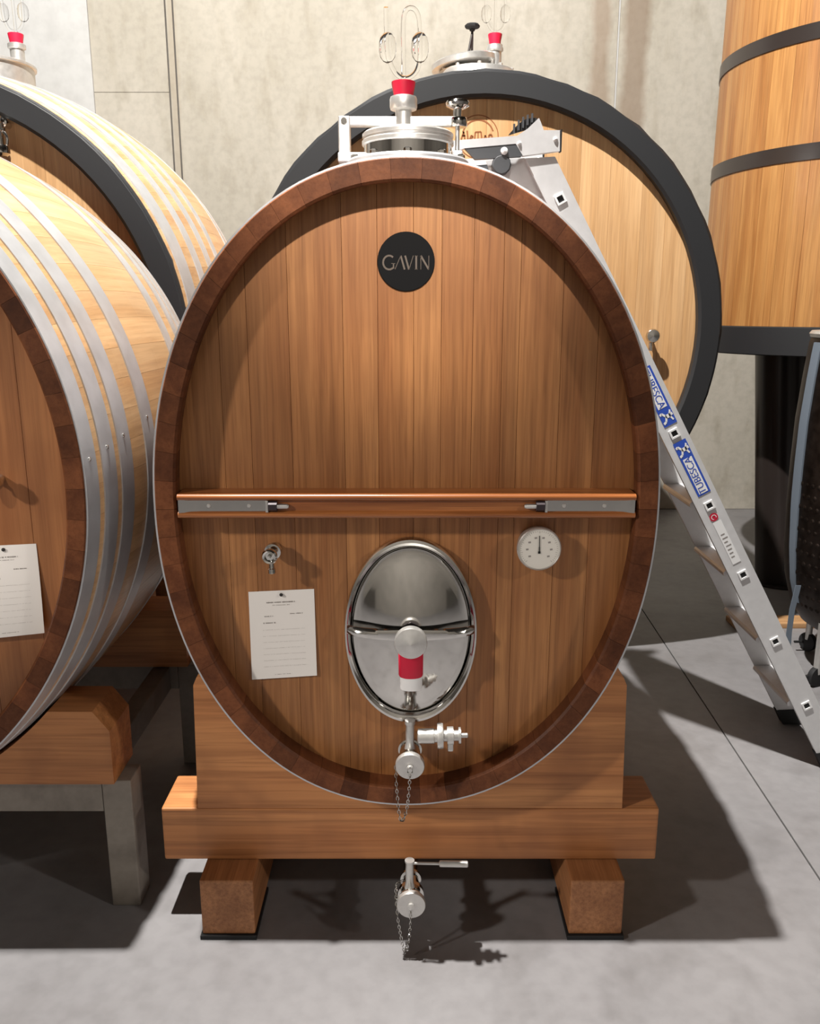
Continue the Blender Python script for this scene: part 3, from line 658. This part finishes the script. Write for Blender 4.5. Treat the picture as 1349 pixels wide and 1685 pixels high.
def sticker(ua, ub, flip):
    # blue label with a white word box and a white climbing figure on the end nearest ua
    f = lambda u, v: LP(u, v, 0)
    q = lambda u0, u1, v0, v1, y, mat, name, par: part(name, Geo().add([(f(u, v)[0], y, f(u, v)[2]) for u, v in ((u0, v0), (u1, v0), (u1, v1), (u0, v1))], [(0, 1, 2, 3)]), mat, par)
    s_ = q(ua, ub, -.021, .025, SY, 'blue', 'sticker', s1); s_['label'] = 'blue and white ladder sticker'
    d = 1 if ub > ua else -1
    q(ua+d*.064, ub-d*.006, -.014, .018, SY-.0004, 'white', 'sticker_panel', s_)
    m = f(((ua+d*.064)+(ub-d*.006))/2, .002)
    dirv = U*(-d)
    flat_text('TUBESCA', .0335, (m[0], m[2]), dirv.x, dirv.z, SY-.0008, 'blue', s_)
    g = Geo(); mid = ua+d*.032
    fig = [[.011, (0, .016), (0, -.002)], [.006, (0, .012), (.014, .022)], [.006, (0, .012), (-.016, .020)], [.007, (0, 0), (.013, -.012), (.010, -.02)], [.007, (0, 0), (-.013, -.008), (-.017, -.019)], [.009, (.001, .018), (.003, .025)]]
    part('sticker_figure', strokes(fig, .006, SY-.0006, lambda a, b: (f(mid + a*1.2, b*.9+.0)[0], f(mid + a*1.2, b*.9+.0)[2])), 'white', s_)
sticker(4*ST+.032, 4*ST+.245, False)
sticker(4*ST-.032, 4*ST-.238, True)
def lab(u0, u1, v0, v1, y, mat, name, par):
    return part(name, Geo().add([(LP(u, v, 0)[0], y, LP(u, v, 0)[2]) for u, v in ((u0, v0), (u1, v0), (u1, v1), (u0, v1))], [(0, 1, 2, 3)]), mat, par)
w = lab(2*ST+.05, 3*ST-.062, -.016, .014, SY, 'white', 'notice_label', s1)
for k in range(7): lab(2*ST+.075+k*.015, 2*ST+.079+k*.015, -.010, -.010+random.uniform(.008, .02), SY-.0004, 'ink', 'print_line', w)
c = LP(3*ST-.045, -.004, 0)
rd = part('approval_dot', Geo().lathe([(.0145, 0), (.0145, .0006)], (c[0], SY+.0003, c[2]), (0, -1, 0), 24), 'red', s1)
part('dot_ring', strokes([[.0025] + [(.008*cos(radians(a)), .008*sin(radians(a))) for a in range(0, 300, 20)]], .002, SY-.0008, lambda a, b: (c[0]+a, c[2]+b)), 'white', rd)
# hook arms at the ladder's head
TA = [(.130, 2.118), (.130, 2.152), (.33, 2.166), (.362, 2.186), (.396, 2.217), (.402, 2.206), (.412, 2.182), (.462, 2.182), (.464, 2.122), (.35, 2.108), (.327, 2.143), (.17, 2.130)]
for y0 in (.872, 1.226):
    h = part('hook_arm', Geo().prism(TA, y0, y0+.022), 'alu', LD)
    part('arm_insert', Geo().prism([(.168, 2.131), (.331, 2.144), (.349, 2.112), (.345, 2.106), (.202, 2.098)], y0+.001, y0+.02), 'darkplastic', h)
    part('arm_end_cap', Geo().box((.4645, y0-.001, 2.120), (.469, y0+.023, 2.184)), 'rubber', h)
    for (x, z, r) in ((.292, 2.122, .0115), (.449, 2.156, .007), (.338, 2.144, .006)):
        part('bolt', Geo().lathe([(r, 0), (r*.9, .003), (r*.4, .005), (0, .0055)], (x, y0, z), (0, -1, 0), 18), 'white', h, 40)
gp = [(.305, 2.170)] + [(.305+.085*t, 2.170+.048*t+.016*sin(pi*t)) for t in (.2, .4, .6, .8, 1)] + [(.392, 2.205), (.362, 2.186)]
gr = part('grip', Geo().prism(gp, .876, .892), 'rubber', LD)
for t in (.2, .36, .52, .68, .84):
    x, z = .305+.085*t, 2.170+.048*t; part('grip_rib', Geo().box((x-.004, .872, z-.006), (x+.002, .877, z+.015+.010*sin(pi*t))), 'darkplastic', gr)
part('roller', Geo().lathe([(.026, 0), (.03, .004), (.03, .03), (.026, .034)], (.285, .872, 2.083), (0, 1, 0), 12), 'darkplastic', LD, 30)
part('rest_plate', Geo().prism([(.24, 2.10), (.36, 2.108), (.47, 1.93), (.40, 1.885), (.335, 1.893), (.275, 2.0)], .912, .918), 'alu', LD)
part('rest_bar', Geo().tube([(.332, .906, 1.9135), (.332, 1.224, 1.9135)], .02, 16), 'alu', LD, 40)
# ------------------------------------------------------------------ sheets pinned on the heads
def sheet(q, y, label, lift, marks):
    """q: top-left, top-right, bottom-right, bottom-left (x, z)"""
    c = ((q[0][0]+q[1][0])/2, y, (q[0][1]+q[1][1])/2)
    t = thing('paper_sheet', label, 'paper', c, 'log sheets pinned on the heads')
    n = 8; f = lambda u, v: ((q[0][0]*(1-u)+q[1][0]*u)*(1-v)+(q[3][0]*(1-u)+q[2][0]*u)*v, (q[0][1]*(1-u)+q[1][1]*u)*(1-v)+(q[3][1]*(1-u)+q[2][1]*u)*v)
    def grid(dy):
        return [(f(i/n, j/n)[0], y - .0015 - lift*(j/n)**1.5*(1+.3*(i/n)) + dy, f(i/n, j/n)[1]) for j in range(n+1) for i in range(n+1)]
    fs = [(j*(n+1)+i, j*(n+1)+i+1, (j+1)*(n+1)+i+1, (j+1)*(n+1)+i) for j in range(n) for i in range(n)]
    g = Geo(); m = (n+1)**2; V0 = grid(0); V1 = grid(.0006)
    rim = [i for i in range(n+1)] + [j*(n+1)+n for j in range(1, n+1)] + [n*(n+1)+i for i in range(n-1, -1, -1)] + [j*(n+1) for j in range(n-1, 0, -1)]
    g.add(V0+V1, fs + [tuple(k+m for k in a[::-1]) for a in fs] + [(rim[i], rim[(i+1) % len(rim)], rim[(i+1) % len(rim)]+m, rim[i]+m) for i in range(len(rim))])
    pg = part('page', g, 'paper', t)
    ink = Geo()
    for v, u0, u1, h, mat in marks:
        u = u0
        while u < u1:
            w = random.uniform(.008, .02); a = min(u+w, u1); hh = h*random.uniform(.6, 1)
            Y = y - .0019 - lift*v**1.5*(1+.3*u)
            pts = [f(u, v-hh/2), f(a, v-hh/2), f(a, v+hh/2), f(u, v+hh/2)]
            ink.add([(p[0], Y - .0004, p[1]) for p in pts], [(0, 1, 2, 3)]); u = a + random.choice((.006, .006, .006, .02))
    part('print', ink, 'ink', t, label='faint grey print')
    x, z = f(.5, .045); part('pin', Geo().lathe([(.0035, 0), (.0045, .003), (.003, .006), (0, .007)], (x, y-.002, z), (0, -1, 0), 14), 'darkink', t, 40)
    return t
MK = [(.13, .27, .70, .016, 0), (.162, .36, .64, .008, 0), (.285, .23, .36, .014, 0), (.265, .62, .82, .012, 0), (.36, .21, .40, .016, 0), (.955, .36, .62, .006, 0)] + [(.44+.07*k, .2, .84, .0025, 0) for k in range(7)]
sheet([(-.403, .958), (-.239, .966), (-.237, .736), (-.403, .724)], HY, 'white log sheet pinned beside the chrome manhole', .004, MK)
sheet([(-1.065, 1.083), (-.906, 1.091), (-.900, .868), (-1.065, .848)], LC.hy, 'white log sheet pinned on the picture edge cask, bottom corner curling', .014, [m for m in MK])
# ------------------------------------------------------------------ steel vessel with strap at the edge
K = thing('steel_vessel', 'dimpled dark steel vessel with blue grey strap on castor legs, cut by the picture edge', 'vessel', (2.10, 1.72, 0))
kx, ky = 2.10, 1.72
kp = [(.10, .10), (.22, .13), (.31, .19), (.36, .27), (.395, .40), (.41, .55), (.418, .75), (.42, .95), (.418, 1.15), (.405, 1.35), (.392, 1.50), (.38, 1.53)]
kp = [(r*.953, 1.64-(1.64-z)*.953) for r, z in kp]
part('vessel_body', Geo().lathe(kp, (kx, ky, 0), (0, 0, 1), 64), 'dimple', K, 40)
g = Geo(); kr = lambda z: next((a[0]+(b[0]-a[0])*(z-a[1])/(b[1]-a[1]) for a, b in zip(kp[:-1], kp[1:]) if a[1] <= z <= b[1]), .39)
bump = Geo()
for i in range(16):
    for j in range(26):
        z = .36 + i*.05; a = radians(180 + 3.5 + j*5.2 + (2.6 if i % 2 else 0)); r = kr(z)
        if z > .95: continue
        bump.lathe([(.012, 0), (.008, .002), (0, .003)], (kx+r*cos(a), ky+r*sin(a), z), (cos(a), sin(a), 0), 6)
part('dimple_jacket', bump, 'dimple', K, 60, kind='stuff')
for a0, a1, mat, name, t, zs in ((176, 186, 'strap', 'strap', .007, [.36+.05*k for k in range(24)]),):
    rings = []
    for z in zs:
        r = kr(z); w = (a1-a0)*(.45+.55*min(1, (z-.25)/.6)); q = [radians(a1-w+w*t_) for t_ in (0, .33, .67, 1)]
        rings.append([(kx+(r+t)*cos(a), ky+(r+t)*sin(a), z) for a in q] + [(kx+(r-.002)*cos(a), ky+(r-.002)*sin(a), z) for a in q[::-1]])
    sp = part(name, Geo().loft(rings), mat, K, 50, 'blue grey webbing strap')
part('strap_tail', Geo().loft([[(x-.012, 1.60, z), (x+.012, 1.60, z), (x+.012, 1.604, z), (x-.012, 1.604, z)] for x, z in ((1.70, .47), (1.685, .36), (1.682, .25), (1.685, .17))] + [[(1.689, 1.60, .12), (1.693, 1.60, .12), (1.693, 1.604, .12), (1.689, 1.604, .12)]]), 'strap', sp)
part('top_ring', Geo().lathe([(.355, 1.525), (.372, 1.53), (.377, 1.545), (.368, 1.557), (.35, 1.555)], (kx, ky, 0), (0, 0, 1), 56), 'brushed', K, 40)
panel = [[(kx+(kr(z)+d)*cos(a), ky+(kr(z)+d)*sin(a), z) for a, d in [(radians(205+10*k), .006) for k in range(7)] + [(radians(265-10*k), -.002) for k in range(7)]] for z in (.95, 1.08, 1.22, 1.36, 1.50)]
part('wood_panel', Geo().loft(panel), 'bar', K)
for a in (205, 285, 25, 115):
    a = radians(a); x, y = kx+.31*cos(a), ky+.31*sin(a)
    l = part('leg', Geo().lathe([(.016, .06), (.016, .30)], (x, y, 0), (0, 0, 1), 18), 'brushed', K, 40)
    part('castor_wheel', Geo().lathe([(.02, -.014), (.045, -.012), (.047, 0), (.045, .012), (.02, .014)], (x, y, .047), (sin(a), -cos(a), 0), 28), 'rubber', l, 40)
    part('castor_brake', Geo().box((x-.075, y-.02, .048), (x-.03, y-.008, .056)), 'rubber', l)
# board lying on the floor behind the ladder foot
tag(part('wooden_board', Geo().box((1.72, 2.30, 0), (2.6, 2.43, .028), .004), 'board'), 'pale wooden board lying on the floor behind the strapped vessel', 'board')
